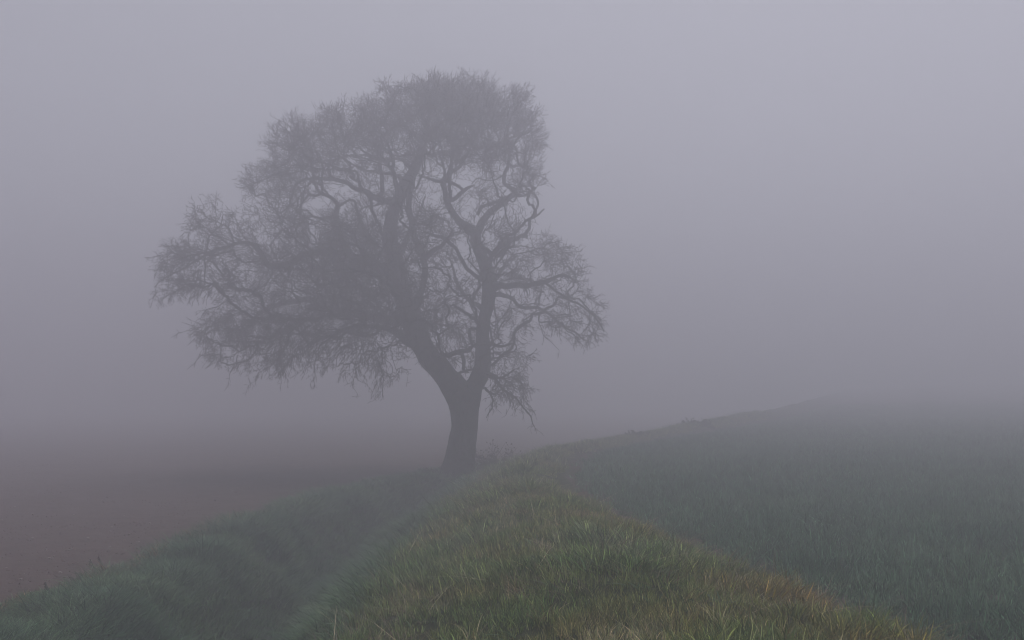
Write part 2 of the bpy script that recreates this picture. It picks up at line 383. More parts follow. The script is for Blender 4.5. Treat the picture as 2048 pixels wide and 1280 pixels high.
# limbs traced as (u, v, depth offset in m, radius in photo px)
LIMBS = [
 # 0 left leader
 [(926,818,0,26),(912,778,0,27),(888,748,-.1,24),(862,718,-.2,22),(838,680,-.3,22),(822,640,-.4,21),(810,600,-.4,20),(796,550,-.3,19),(786,510,-.1,18),(780,465,.1,15),(786,430,.2,13),(795,403,.3,12),(806,372,.4,11.5),(825,343,.4,10.5),(840,312,.3,9.2),(848,278,.2,7.5),(855,240,.1,5.5),(866,200,0,3.5),(876,165,0,2.5)],
 # 1 right leader
 [(934,815,0,24),(945,780,.1,20),(959,752,.2,17),(966,711,.3,16),(966,664,.4,13.5),(974,612,.4,13),(979,578,.4,14),(974,546,.4,14),(962,515,.4,12),(954,489,.4,11),(950,468,.4,11),(930,452,.3,9),(914,438,.2,8),(900,416,.1,7.5),(893,398,0,7),(891,382,0,6),(888,365,0,8),(897,350,.1,6),(910,341,.2,5),(921,334,.3,4.5),(928,318,.4,4),(936,300,.5,3.5),(945,270,.6,2.5)],
 # 2 right leader, right fork
 [(952,472,.4,9),(962,447,.6,8.5),(974,429,.8,8),(993,415,1.,7),(1014,399,1.2,6.5),(1032,386,1.4,6.5),(1022,375,1.4,5),(1010,364,1.4,4.8),(1009,351,1.3,4.6),(1016,332,1.2,4.4),(1020,298,1.,4),(1014,268,.8,3),(1020,235,.6,2)],
 # 3 second strand under the fork
 [(955,430,.2,4),(963,416,.1,4),(980,408,0,4),(1000,401,.2,4),(1024,389,1.0,4)],
 # 4 drooping loop on the right
 [(1030,390,1.3,4),(1049,391,1.4,2.8),(1058,385,1.4,2.8),(1066,384,1.4,2.8),(1072,393,1.4,2.8),(1073,412,1.3,2.4),(1070,432,1.2,2.4),(1062,438,1.1,3.2),(1057,453,1.0,3.8),(1052,470,.9,4)],
 # 5 broken stub at the loop
 [(1066,436,1.1,2.6),(1078,429,1.0,2.2),(1089,419,.9,1.6)],
 # 6 crooked limb below the loop
 [(976,548,.3,8),(979,522,-.2,6),(986,506,-.5,6),(1000,493,-.6,6),(1018,484,-.4,6),(1034,476,.2,5),(1052,471,.9,4)],
 # 7 v-shaped spur
 [(956,484,.3,5),(970,498,.1,6),(990,511,-.2,6),(1008,503,-.6,5),(1017,488,-.8,4.5),(1012,470,-.9,4)],
 # 8 right horizontal limb
 [(979,578,.4,10),(1000,573,0,8),(1030,571,-.6,7),(1052,570,-1.,6),(1072,565,-1.3,5.5),(1093,564,-1.6,5),(1110,555,-1.8,3.5),(1128,553,-2.,3),(1150,565,-2.2,2)],
 # 9 its lower fork
 [(1090,565,-1.6,3.5),(1110,579,-1.5,3),(1130,594,-1.3,2.8),(1148,608,-1.1,2.5),(1175,620,-.9,2.2),(1196,640,-.7,1.8),(1207,662,-.6,1.3)],
 # 10 second right limb, arching down
 [(977,592,.4,8),(998,590,.9,6),(1020,597,1.3,4.5),(1043,613,1.6,4),(1078,616,2.,3.6),(1098,629,2.3,3.2),(1125,650,2.5,2.6),(1148,664,2.7,2),(1169,680,2.8,1.4)],
 # 11 grey dead limb crossing both leaders
 [(866,703,-.5,6),(884,709,-.7,4.5),(905,706,-.8,4),(928,701,-.8,4),(952,690,-.6,3.6),(981,688,-.3,5),(1004,694,-.5,3),(1028,688,-.7,1.8)],
 # 12 lower dead limb
 [(912,752,-.4,3.5),(928,744,-.7,3),(945,740,-.8,2.8),(970,743,-.7,3),(993,755,-.8,3),(1007,753,-1.,2.5),(1018,745,-1.1,1.8)],
 # 13 low right drooping bough
 [(968,752,.1,5),(986,755,-.5,3.6),(999,772,-.9,3),(1016,785,-1.2,2.6),(1033,800,-1.5,2.2),(1052,823,-1.7,1.7),(1068,852,-1.8,1.1)],
 # 14
 [(962,775,.1,4),(975,783,.6,3),(987,797,1.,2.2),(984,815,1.2,1.6),(972,838,1.4,1)],
 # 15 small inner limb from right leader to upper left
 [(968,560,.3,7),(950,547,-.2,5),(934,536,-.6,4.6),(920,513,-1.,4.2),(906,493,-1.3,4),(891,479,-1.6,4),(868,470,-1.9,3.2),(845,462,-2.2,2.2)],
 # 16 inner limb lower
 [(964,616,.4,7),(945,605,.8,5),(930,592,1.2,4.5),(918,568,1.6,3.6),(908,540,2.,3),(898,515,2.3,2)],
 # 17 second stem beside left leader
 [(822,640,-.4,13),(838,598,-.9,8),(848,560,-1.2,7.5),(848,525,-1.3,7.5),(840,498,-1.2,7.5),(829,470,-1.,7.5),(822,440,-.7,7),(817,405,-.2,7),(822,378,.2,6),(830,352,.4,5)],
 # 18 limb from second stem to the right
 [(845,522,-1.3,6),(862,503,-1.7,6),(878,494,-2.,5),(892,479,-2.2,3.5),(905,462,-2.5,2.5)],
 # 19 low left limb (hanging twigs below)
 [(836,690,-.3,13),(812,680,-.7,10),(787,663,-1.1,8),(757,654,-1.5,5.5),(730,651,-1.8,4.5),(709,652,-2.1,4),(682,660,-2.4,3.4),(662,675,-2.6,2.6),(640,694,-2.8,1.8)],
 # 20 big left limb, lower
 [(818,640,-.3,14),(780,640,.4,10),(745,634,1.,8.5),(709,628,1.5,8),(678,620,1.9,7),(650,612,2.2,6.5),(621,600,2.4,6.5),(582,603,2.6,6),(543,613,2.8,5.5),(513,630,3.,4.5),(497,655,3.1,3.2),(470,675,3.2,2.2),(435,690,3.3,1.3)],
 # 21 long left limb
 [(800,560,-.3,14),(768,538,-.9,10),(732,522,-1.3,9),(690,508,-1.7,8),(650,504,-2.,7.5),(615,508,-2.2,7.5),(586,521,-2.4,7),(560,531,-2.5,6.5),(536,529,-2.5,6.5),(525,514,-2.5,6),(513,495,-2.5,5.5),(496,487,-2.5,4.5),(469,489,-2.5,4),(446,496,-2.5,3.6),(422,505,-2.5,3.2),(408,514,-2.5,2.8),(385,528,-2.4,2.2),(357,542,-2.3,1.7),(328,556,-2.2,1.3),(309,573,-2.1,1)],
 # 22 upright twig group on the long left limb
 [(411,512,-2.5,2.6),(413,488,-2.3,2),(427,463,-2.,1.8),(443,452,-1.8,1.8),(447,432,-1.7,1.2)],
 [(467,489,-2.5,2.6),(464,474,-2.7,2),(452,455,-2.9,1.8),(436,444,-3.,1.3)],
 [(409,516,-2.5,2),(411,540,-2.7,1.7),(408,568,-2.8,1.4),(399,594,-2.9,1)],
 # 25 upper left arching limb
 [(794,405,.3,8.5),(775,403,0,8.5),(750,396,-.4,7),(733,384,-.7,6),(718,380,-.9,5.6),(692,366,-1.3,5.2),(668,358,-1.6,5),(648,357,-1.9,4),(625,356,-2.2,3.6),(598,365,-2.5,3),(588,382,-2.6,2.8),(578,410,-2.8,2),(560,430,-2.9,1.2)],
 [(662,358,-1.6,4),(659,340,-1.4,3.6),(659,325,-1.2,3),(668,300,-1.,2)],
 [(644,388,-.9,2.6),(643,370,-1.2,2.6),(645,350,-1.5,3.2),(646,328,-1.6,3),(636,305,-1.8,2)],
 # 28 crooked inner arch
 [(700,505,-1.6,8),(678,470,-.7,7),(671,436,-.3,6.5),(676,420,-.3,5.5),(676,407,-.3,5),(665,397,-.5,4.4),(648,388,-.8,4),(632,391,-1.,3),(617,390,-1.2,2.8),(605,403,-1.4,2),(592,416,-1.6,1.4)],
 [(677,413,-.3,3.4),(690,403,-.4,3),(698,400,-.5,2.8),(706,402,-.6,3),(715,420,-.7,3.8),(722,438,-.8,4.5),(735,465,-.8,5.5),(755,500,-.7,7)],
 [(718,424,-.7,2.2),(728,415,-.6,1.8),(740,410,-.4,2),(756,409,-.1,2.6),(780,403,.2,3)],
 [(669,436,-.3,3),(648,434,-.7,2.6),(626,432,-1.1,2.4),(617,422,-1.3,2),(598,420,-1.6,1.6)],
 [(626,432,-1.1,2.2),(606,446,-.8,2),(592,456,-.5,1.8),(581,473,-.2,1.3)],
 # 33 upright in the upper left
 [(752,396,-.3,5.5),(764,384,-.2,5.5),(765,362,0,5),(760,338,.2,4.5),(756,312,.4,3.6),(745,280,.6,2.6),(738,250,.7,1.6)],
 [(812,364,.4,6),(792,351,1.,5),(768,344,1.6,4),(735,342,2.2,3),(700,325,2.8,2)],
 [(824,338,.4,5),(798,318,-.3,4),(762,319,-1.,3.6),(728,305,-1.6,2.6),(690,282,-2.2,1.6)],
 # 36 to the right, upper
 [(845,296,.3,7),(864,310,.9,5),(890,303,1.4,4.4),(923,300,1.8,3.6),(952,298,2.2,3),(993,286,2.6,2)],
 [(887,362,0,5),(872,361,-.6,3.4),(855,356,-1.2,2.6),(838,352,-1.8,1.6)],
 # 38 ring on the right leader
 [(894,402,0,5),(915,395,-.3,5),(926,385,-.5,4.8),(932,378,-.6,4.5),(945,372,-.8,2)],
 [(890,362,0,5),(904,366,-.3,4),(916,373,-.5,3.4),(926,381,-.6,3.4)],
 [(888,358,0,3.5),(884,330,-.8,2.8),(878,300,-1.4,2)],
 # 41 upper crown
 [(849,276,.2,6),(880,250,-.6,4),(915,225,-1.2,3),(950,200,-1.8,2)],
 [(846,285,.2,6),(815,255,.9,4),(785,225,1.6,3),(760,195,2.2,1.8)],
 [(853,250,.1,5),(838,215,-.8,3.5),(820,185,-1.6,2.2)],
 [(1020,300,1.,3),(1040,275,.3,2.4),(1062,262,-.3,1.5)],
 [(1012,350,1.3,3),(985,360,1.,1.8),(958,356,.7,1.5),(945,370,.5,1)],
 [(1018,328,1.2,3),(1045,335,1.7,2.2),(1075,340,2.1,1.4)],
 [(1005,404,1.1,3),(994,382,.8,1.8),(985,352,.6,1.5),(982,335,.5,1)],
 # towards and away from the camera, foreshortened
 [(815,610,-.4,12),(790,585,-1.6,8),(765,560,-2.9,6),(735,545,-4.,4),(705,540,-5.,2.5)],
 [(812,615,-.3,12),(790,575,1.2,8),(755,545,2.5,6),(715,530,3.6,4),(670,530,4.6,2.5)],
 [(790,520,0,10),(808,490,1.2,6),(822,455,2.3,4.5),(838,425,3.4,3),(850,395,4.2,2)],
 [(976,600,.4,8),(990,560,1.8,5),(1010,530,3.,3.5),(1035,510,4.,2)],
 [(966,660,.4,7),(950,640,-.8,4.5),(930,625,-2.,3.5),(905,610,-3.,2.2)],
 [(830,665,-.3,10),(800,640,1.5,6),(770,635,2.8,4),(735,640,4.,2.5)],
 [(800,395,.3,8),(790,360,-1.4,5),(785,320,-2.8,4),(775,285,-4.,2.5)],
 [(838,318,.3,8),(855,280,1.8,5),(875,245,3.1,3.5),(900,215,4.2,2)],
]

def limb_pts(L):
    L = np.array(L, float)
    P = at(L[:, 0], L[:, 1], TD + L[:, 2])
    px = np.where(L[:, 3] < 9, L[:, 3] * .86, L[:, 3])
    r = px / FPX * (TD + L[:, 2])
    return np.hstack([P, r[:, None]])

root = at(917, 952, TD)
ZB = float(height(root[0], root[1]))
oak = empty('oak_tree', (float(root[0]), float(root[1]), ZB))
tag(oak, 'gnarled bare oak with forked trunk standing in the mist at the ditch end', 'tree')
O = np.array([root[0], root[1], ZB])

# trunk
T = np.array([(911, 978, 0, 43), (913, 952, 0, 36), (917, 932, 0, 31.5), (922, 905, 0, 28.5), (926, 880, 0, 27.2), (929, 854, 0, 27), (929, 828, 0, 28), (928, 806, 0, 31), (931, 788, .05, 30), (936, 776, .1, 16)], float)
Tp = catmull(np.hstack([at(T[:, 0], T[:, 1], TD + T[:, 2]), (T[:, 3] / FPX * TD)[:, None]]), .08)
def flare(s, a):
    k = np.exp(-s / .55)[:, None]
    return 1 + k * (.10 * np.cos(a * 3 + .6) + .10 * np.cos(a * 5 + 2.1) + .05) + .02 * np.cos(a * 9 + s[:, None] * .7)
V, q, t = tube(Tp[:, :3] - O, Tp[:, 3], 28, .05, 1, flare)
obj('trunk', mesh_np('trunk', V, q, t, M_BARK, True), oak)

node_p, node_r, node_d, node_l = [], [], [], []
limb_nodes = []
for i, L in enumerate(LIMBS):
    P = catmull(limb_pts(L), .10)
    P[:, 3] = np.maximum(P[:, 3], .008)
    s = np.cumsum(np.r_[0, np.linalg.norm(np.diff(P[:, :3], axis=0), axis=1)])
    # crookedness
    for c in range(3):
        w = (vnoise(s, np.full_like(s, i * 3.3 + c), .45, c) - .5) * .10 + (vnoise(s, np.full_like(s, i * 1.3 + c), .2, c) - .5) * .05
        P[:, c] += w * np.clip(s / .3, 0, 1) * np.clip(.09 / np.maximum(P[:, 3], .03), .25, 1)
    V, q, t = tube(P[:, :3] - O, P[:, 3], 12 if P[:, 3].max() > .15 else 7, .12, i + 2)
    obj('limb', mesh_np('limb', V, q, t, M_BARK, True), oak)
    d = norm(np.gradient(P[:, :3], axis=0))
    # path length so far: from the nearest node of an earlier limb
    base = 2.5
    if node_p:
        A = np.vstack(node_p)
        k = np.argmin(((A - P[0, :3]) ** 2).sum(1))
        base = np.concatenate(node_l)[k]
    sel = slice(2, None, 2)
    node_p.append(P[sel, :3]); node_r.append(P[sel, 3]); node_d.append(d[sel]); node_l.append(base + s[sel])
NP, NR, ND, NL = np.vstack(node_p), np.concatenate(node_r), np.vstack(node_d), np.concatenate(node_l)

# attraction points through the crown volume
OUT = np.array([(305,588),(328,520),(345,470),(382,432),(398,410),(440,405),(478,418),(505,425),(520,412),(502,372),(490,342),(522,312),(548,268),(598,230),(650,220),(705,212),(755,195),(775,162),(830,168),(880,152),(940,146),(975,158),(1000,182),(1044,180),(1058,190),(1042,208),(1066,235),(1092,265),(1080,300),(1085,330),(1104,352),(1062,372),(1078,405),(1085,440),(1110,466),(1148,495),(1172,545),(1192,605),(1212,655),(1195,678),(1150,688),(1110,662),(1070,648),(1048,660),(1060,705),(1078,735),(1045,735),(1055,790),(1062,845),(1040,825),(990,800),(966,765),(935,760),(900,740),(862,700),(832,700),(800,735),(772,775),(735,755),(690,740),(640,742),(600,730),(560,735),(515,745),(480,728),(430,708),(398,706),(425,690),(375,664),(405,632),(445,604),(425,585),(365,590),(335,600)], float)
def inside(u, v, poly):
    r = np.zeros(u.shape, bool)
    x0, y0 = poly[:, 0], poly[:, 1]
    x1, y1 = np.roll(x0, -1), np.roll(y0, -1)
    for a, b, c, d in zip(x0, y0, x1, y1):
        cr = (b > v) != (d > v)
        r ^= cr & (u < (c - a) * (v - b) / ((d - b) + 1e-9) + a)
    return r
DENSE = [(880,205,135,52,2.2),(720,265,120,45,1.2),(960,265,100,50,1.1),(600,305,75,50,.9),(560,400,55,45,.5),(690,500,105,65,1.5),(730,590,100,60,1.4),(580,560,110,70,.75),(500,640,95,60,.6),(620,660,120,45,.65),(440,600,70,60,.2),(370,520,60,50,.35),(420,450,45,45,.35),(1030,265,60,70,1.0),(1050,345,40,25,.7),(850,460,60,60,.6),(900,600,50,60,.3),(1090,520,70,60,.3),(740,320,90,40,.6)]
HOLES = [(655,402,33,20,.97),(628,412,30,14,.8),(702,385,26,14,.9),(925,500,18,32,.95),(690,420,20,14,.7),(742,372,16,14,.7),(1050,415,20,26,.92),(1005,430,26,20,.7),(945,350,26,16,.85),(905,375,24,24,.75),(860,395,20,28,.75),(930,420,26,26,.55),(1000,372,30,22,.6),(495,440,26,30,.85),(450,600,40,22,.6),(1075,455,14,20,.5),(912,745,30,22,.6),(700,700,90,30,.35),(800,700,40,40,.5),(790,310,22,12,.5),(830,255,12,14,.4),(1060,600,40,16,.6),(1030,645,40,30,.45),(960,735,60,40,.35),(870,500,25,25,.4),(930,650,30,40,.35),(1060,690,60,60,.3),(545,470,40,20,.35)]
def density(u, v):
    d = np.full(u.shape, .50)
    for a, b, ra, rb, w in DENSE: d += w * np.exp(-(((u - a) / ra) ** 2 + ((v - b) / rb) ** 2))
    for a, b, ra, rb, w in HOLES: d *= 1 - w * np.exp(-((((u - a) / ra) ** 2 + ((v - b) / rb) ** 2) ** 2))
    return d
NA = 10400
u = rng.uniform(290, 1230, 260000); v = rng.uniform(130, 860, 260000)
u2 = u + (vnoise(u, v, 24, 31) - .5) * 46; v2 = v + (vnoise(u, v, 20, 32) - .5) * 34
keep = inside(u2, v2, OUT) & (rng.uniform(0, 2.9, u.size) < density(u, v)) & (rng.uniform(0, 1, u.size) < .25 + 1.1 * vnoise(u, v, 34, 33))
u, v = u[keep][:NA], v[keep][:NA]
# edge feeling: depth of crown is rounded
ell = 1 - ((u - 745) / 470) ** 2 - ((v - 440) / 350) ** 2
half = 5.4 * np.sqrt(np.clip(ell, .05, 1))
dep = rng.uniform(-1, 1, u.size) * half
# the low right and far left boughs have their own depth
dep = np.where((u < 520) & (v < 600), -2.3 + rng.normal(0, .9, u.size), dep)
dep = np.where((u > 960) & (v > 690), rng.uniform(-2, 1.6, u.size), dep)
hang = [(768,800),(764,778),(762,755),(760,730),(625,765),(628,748),(508,764),(515,748),(392,722),(408,714),(712,740),(716,760),(735,768),(360,668),(378,660),(300,598),(1215,668),(1070,856),(1064,840),(975,842),(1108,690),(1118,700),(1190,690)]
hu = np.array([h[0] for h in hang], float); hv = np.array([h[1] for h in hang], float)
hd = np.where(hu < 400, -2.2, np.where(hu < 560, 2.8, np.where(hu < 800, -1.8, np.where(hv > 800, -1.6, 1.5))))
u, v, dep = np.r_[u, hu], np.r_[v, hv], np.r_[dep, hd]
A = at(u, v, TD + dep)
N = len(A)

# grow: every point joins the branch that is near, aligned and short (a greedy spanning tree)
BF, KA = .10, .9
cost = np.full(N, 1e9); par = np.zeros(N, np.int64)
for i in np.where(NP[:, 2] > 3.2)[0]:
    dv = A - NP[i]
    d = np.sqrt((dv * dv).sum(1)) + 1e-6
    c = d * (1 + KA * (1 - (dv @ ND[i]) / d) * .5) + BF * NL[i]
    m = c < cost
    cost[m] = c[m]; par[m] = i
M0 = len(NP)
POS = np.vstack([NP, A]); DIR = np.vstack([ND, np.zeros((N, 3))]); LEN = np.r_[NL, np.zeros(N)]
live = np.arange(N); PAR = np.full(N, -1)
order = np.empty(N, np.int64)
Aq, cq, pq = A.copy(), cost.copy(), par.copy()
for step in range(N):
    j = int(np.argmin(cq))
    g = live[j]; p = pq[j]
    order[step] = g; PAR[g] = p
    e = A[g] - POS[p]; el = np.linalg.norm(e) + 1e-9
    dr = e / el * .8 + DIR[p] * .35
    DIR[M0 + g] = dr / np.linalg.norm(dr)
    LEN[M0 + g] = LEN[p] + el
    k = len(live) - 1
    live[j] = live[k]; Aq[j] = Aq[k]; cq[j] = cq[k]; pq[j] = pq[k]
    live, Aq, cq, pq = live[:k], Aq[:k], cq[:k], pq[:k]
    if k == 0: break
    dv = Aq - A[g]
    d = np.sqrt(np.einsum('ij,ij->i', dv, dv)) + 1e-6
    c = d * (1 + KA * (1 - (dv @ DIR[M0 + g]) / d) * .5) + BF * LEN[M0 + g]
    m = c < cq
    cq[m] = c[m]; pq[m] = M0 + g
cnt = np.ones(N)
for g in order[::-1]:
    if PAR[g] >= M0: cnt[PAR[g] - M0] += cnt[g]
rad = np.minimum(0.0078 * cnt ** .38, .075)
RAD = np.r_[NR, rad]
r1 = rad
r0 = np.minimum(rad * 1.25, np.where(PAR >= M0, RAD[PAR], RAD[PAR] * .8))

def prism(paths, radii, k):
    """paths (n, m, 3), radii (n, m) -> open tubes, all in one array"""
    n, m, _ = paths.shape
    Tn = norm(paths[:, -1] - paths[:, 0])
    up = np.where(np.abs(Tn[:, 2:3]) > .8, np.array([[1., 0, 0]]), np.array([[0, 0, 1.]]))
    Nn = norm(np.cross(Tn, up)); Bn = np.cross(Tn, Nn)
    a = np.linspace(0, 2 * np.pi, k, endpoint=False)
    ring = np.cos(a)[None, :, None] * Nn[:, None] + np.sin(a)[None, :, None] * Bn[:, None]
    V = paths[:, :, None] + radii[:, :, None, None] * ring[:, None]
    I = np.arange(n * m * k).reshape(n, m, k); J = np.roll(I, -1, 2)
    q = np.stack([I[:, :-1], J[:, :-1], J[:, 1:], I[:, 1:]], -1).reshape(-1, 4)
    return V.reshape(-1, 3), q

# branches: each link is a bent piece
P0, P3 = POS[PAR], A
ln = np.linalg.norm(P3 - P0, axis=1, keepdims=True)
m0, m1 = DIR[PAR] * ln * .75, DIR[M0:] * ln * .75
ts = np.linspace(0, 1, 5)
paths = []
for t_ in ts:
    h00, h10, h01, h11 = 2 * t_ ** 3 - 3 * t_ ** 2 + 1, t_ ** 3 - 2 * t_ ** 2 + t_, -2 * t_ ** 3 + 3 * t_ ** 2, t_ ** 3 - t_ ** 2
    p = h00 * P0 + h10 * m0 + h01 * P3 + h11 * m1
    if 0 < t_ < 1: p = p + rng.normal(0, .055, p.shape) * np.minimum(ln, .6)
    paths.append(p)
paths = np.stack(paths, 1)
radii = r0[:, None] + (r1 - r0)[:, None] * ts[None] ** .7
big = r1 > .016
V1, q1 = prism(paths[big], radii[big], 5)
V2, q2 = prism(paths[~big], radii[~big], 3)
br = obj('branches', mesh_np('branches', np.vstack([V1, V2]) - O, np.vstack([q1, q2 + len(V1)]), None, M_BARK, True), oak)
tag(br, kind='stuff')

# twigs: kinked, upward on top, hanging below
def twigs(start, d0, nseg, seg, r_a, r_b, kink, bias):
    n = len(start)
    P = [start]; d = norm(d0)
    for k in range(nseg):
        d = norm(d + rng.normal(0, kink, (n, 3)) + bias)
        P.append(P[-1] + d * (seg * rng.uniform(.7, 1.3, n))[:, None])
    P = np.stack(P, 1)
    r = np.broadcast_to(np.linspace(r_a, r_b, nseg + 1), (n, nseg + 1))
    return P, r, d
thin = np.where(r1 < .03)[0]
TW = 2.2
pick = rng.choice(thin, int(len(A) * TW))
tt = rng.integers(1, 5, len(pick))
st = paths[pick, tt]
ed = norm(paths[pick, tt] - paths[pick, tt - 1])
ctr = at(790, 470, TD)
outw = norm(st - ctr)
gz = np.interp(st[:, 2], [2.5, 5.5, 8.5, 13.5], [-.26, -.14, .0, .07])
bias = np.zeros_like(st); bias[:, 2] = gz; bias += outw * .04
dd = ed * .7 + rng.normal(0, .55, st.shape) + outw * .25
tp, tr, td = twigs(st, dd, 4, np.full(len(st), .11), .0080, .0060, .33, bias)
Va, qa = prism(tp, tr, 3)
sub = np.repeat(np.arange(len(st)), 2)
si = rng.integers(1, 4, len(sub))
sd = norm(tp[sub, si + 1] - tp[sub, si]) + rng.normal(0, .65, (len(sub), 3))
sp, sr, _ = twigs(tp[sub, si], sd, 2, np.full(len(sub), .09), .0068, .0058, .33, bias[sub])
Vb, qb = prism(sp, sr, 3)
low = thin[(A[thin, 2] < 6.4) & (A[thin, 2] > 2.5)]
hp = rng.choice(low, 420)
hb = np.zeros((len(hp), 3)); hb[:, 2] = -.30
hpth, hr, _ = twigs(A[hp], rng.normal(0, .5, (len(hp), 3)) + np.array([0, 0, -.3]), 8, np.full(len(hp), .115), .0090, .0068, .45, hb)
hs_ = np.repeat(np.arange(len(hp)), 5)
hi_ = rng.integers(2, 8, len(hs_))
hsub, hsr, _ = twigs(hpth[hs_, hi_], rng.normal(0, 1, (len(hs_), 3)), 2, np.full(len(hs_), .10), .0074, .0066, .45, hb[hs_] * .4)
Vh, qh = prism(hpth, hr, 3); Vi, qi = prism(hsub, hsr, 3)
Vb, qb = np.vstack([Vb, Vh, Vi]), np.vstack([qb, qh + len(Vb), qi + len(Vb) + len(Vh)])
tw = obj('twigs', mesh_np('twigs', np.vstack([Va, Vb]) - O, np.vstack([qa, qb + len(Va)]), None, M_TWIG), oak)
tag(tw, kind='stuff')
# buds at twig ends
ends = np.vstack([tp[:, -1], sp[::2, -1]])
n = len(ends)
off = np.array([(1, 0, -.4), (-.5, .87, -.4), (-.5, -.87, -.4), (0, 0, 1.3)]) * .015
Vc = (ends[:, None] + off[None] * rng.uniform(.6, 1.3, (n, 1, 1))).reshape(-1, 3)
tri = np.array([(0, 1, 3), (1, 2, 3), (2, 0, 3), (0, 2, 1)])
tc = (np.arange(n)[:, None, None] * 4 + tri[None]).reshape(-1, 3)
bu = obj('buds', mesh_np('buds', Vc - O, None, tc, M_TWIG), oak)
tag(bu, kind='stuff')

# ivy and dense epicormic growth round the inner limbs
IVY = [(860,648,-.6,30,24,.7,900),(845,640,-.9,28,22,.6,500),(690,448,-.4,40,22,.9,900),(735,470,-.3,40,30,1.,900),(690,490,-1.4,60,34,1.4,1500),(640,530,-1.8,60,34,1.3,1200),(730,540,-1.2,60,40,1.4,1600),(770,590,-.4,40,40,1.2,1200),(700,590,1.2,60,30,1.5,1200),(790,500,0,28,50,.8,900),(845,500,-1.2,20,30,.6,500),(1010,468,-.6,16,12,.4,300),(650,615,2.2,50,18,.8,500),(840,600,-.6,22,40,.6,600)]
LV = []
for a, b, dp, ra, rb, rd, cnt_ in IVY:
    cnt_ = int(cnt_ * .38)
    g = rng.normal(0, .55, (cnt_, 3))
    LV.append(at(a + g[:, 0] * ra, b + g[:, 1] * rb, TD + dp + g[:, 2] * rd))
LV = np.vstack(LV)
n = len(LV)
f = norm(rng.normal(0, 1, (n, 3))); g_ = norm(np.cross(f, rng.normal(0, 1, (n, 3)))); s_ = rng.uniform(.03, .055, (n, 1))
Vd = np.stack([LV - f * s_, LV + g_ * s_ * .8, LV + f * s_ * 1.2, LV - g_ * s_ * .8], 1).reshape(-1, 3)
iv = obj('ivy', mesh_np('ivy', Vd - O, np.arange(n * 4).reshape(-1, 4), None, M_IVY), oak)
tag(iv, 'dark ivy clumps round the inner limbs', kind='stuff')

# ------------------------------------------------------------------ ground cover built from tufts
def tuft_mesh(name, seed, nb, radius, h0, h1, w, lean, droop, pal, mat, segs=3):
    r_ = np.random.default_rng(seed)
    Vs, Ts, Cs = [], [], []
    base = 0
    for b in range(nb):
        a = r_.uniform(0, 2 * np.pi); rr = radius * math.sqrt(r_.uniform())
        p = np.array([math.cos(a) * rr, math.sin(a) * rr, -.02])
        la = a + r_.normal(0, 1.1)
        hd = np.array([math.cos(la), math.sin(la), 0.])
        h = r_.uniform(h0, h1); ln_ = abs(r_.normal(lean, lean * .6)); dr = abs(r_.normal(droop, droop * .8))
        fa = r_.uniform(0, np.pi)
        side = np.array([math.cos(fa), math.sin(fa), 0.])
        ww = w * r_.uniform(.6, 1.3)
        col = np.array(pal[r_.choice(len(pal), p=np.array([c[0] for c in pal]) / sum(c[0] for c in pal))][1]) * math.exp(r_.normal(0, .33))
        pts = []
        for s in range(segs + 1):
            t = s / segs
            c = p + hd * (h * (ln_ * t + dr * t ** 2.5)) + np.array([0, 0, h * (t - .55 * dr * t ** 3)])
            wid = ww * (1 - t) ** .7 if s < segs else 0
            if s < segs: pts += [c - side * wid, c + side * wid]
            else: pts.append(c)
        Vs += pts
        for s in range(segs - 1):
            i = base + 2 * s
            Ts += [(i, i + 1, i + 3), (i, i + 3, i + 2)]
        i = base + 2 * (segs - 1)
        Ts.append((i, i + 1, i + 2))
        Cs += [col] * len(pts)
        base += len(pts)
    return bpy.data.objects.new(name, mesh_np(name, np.array(Vs), None, np.array(Ts), mat, True, np.array(Cs)))

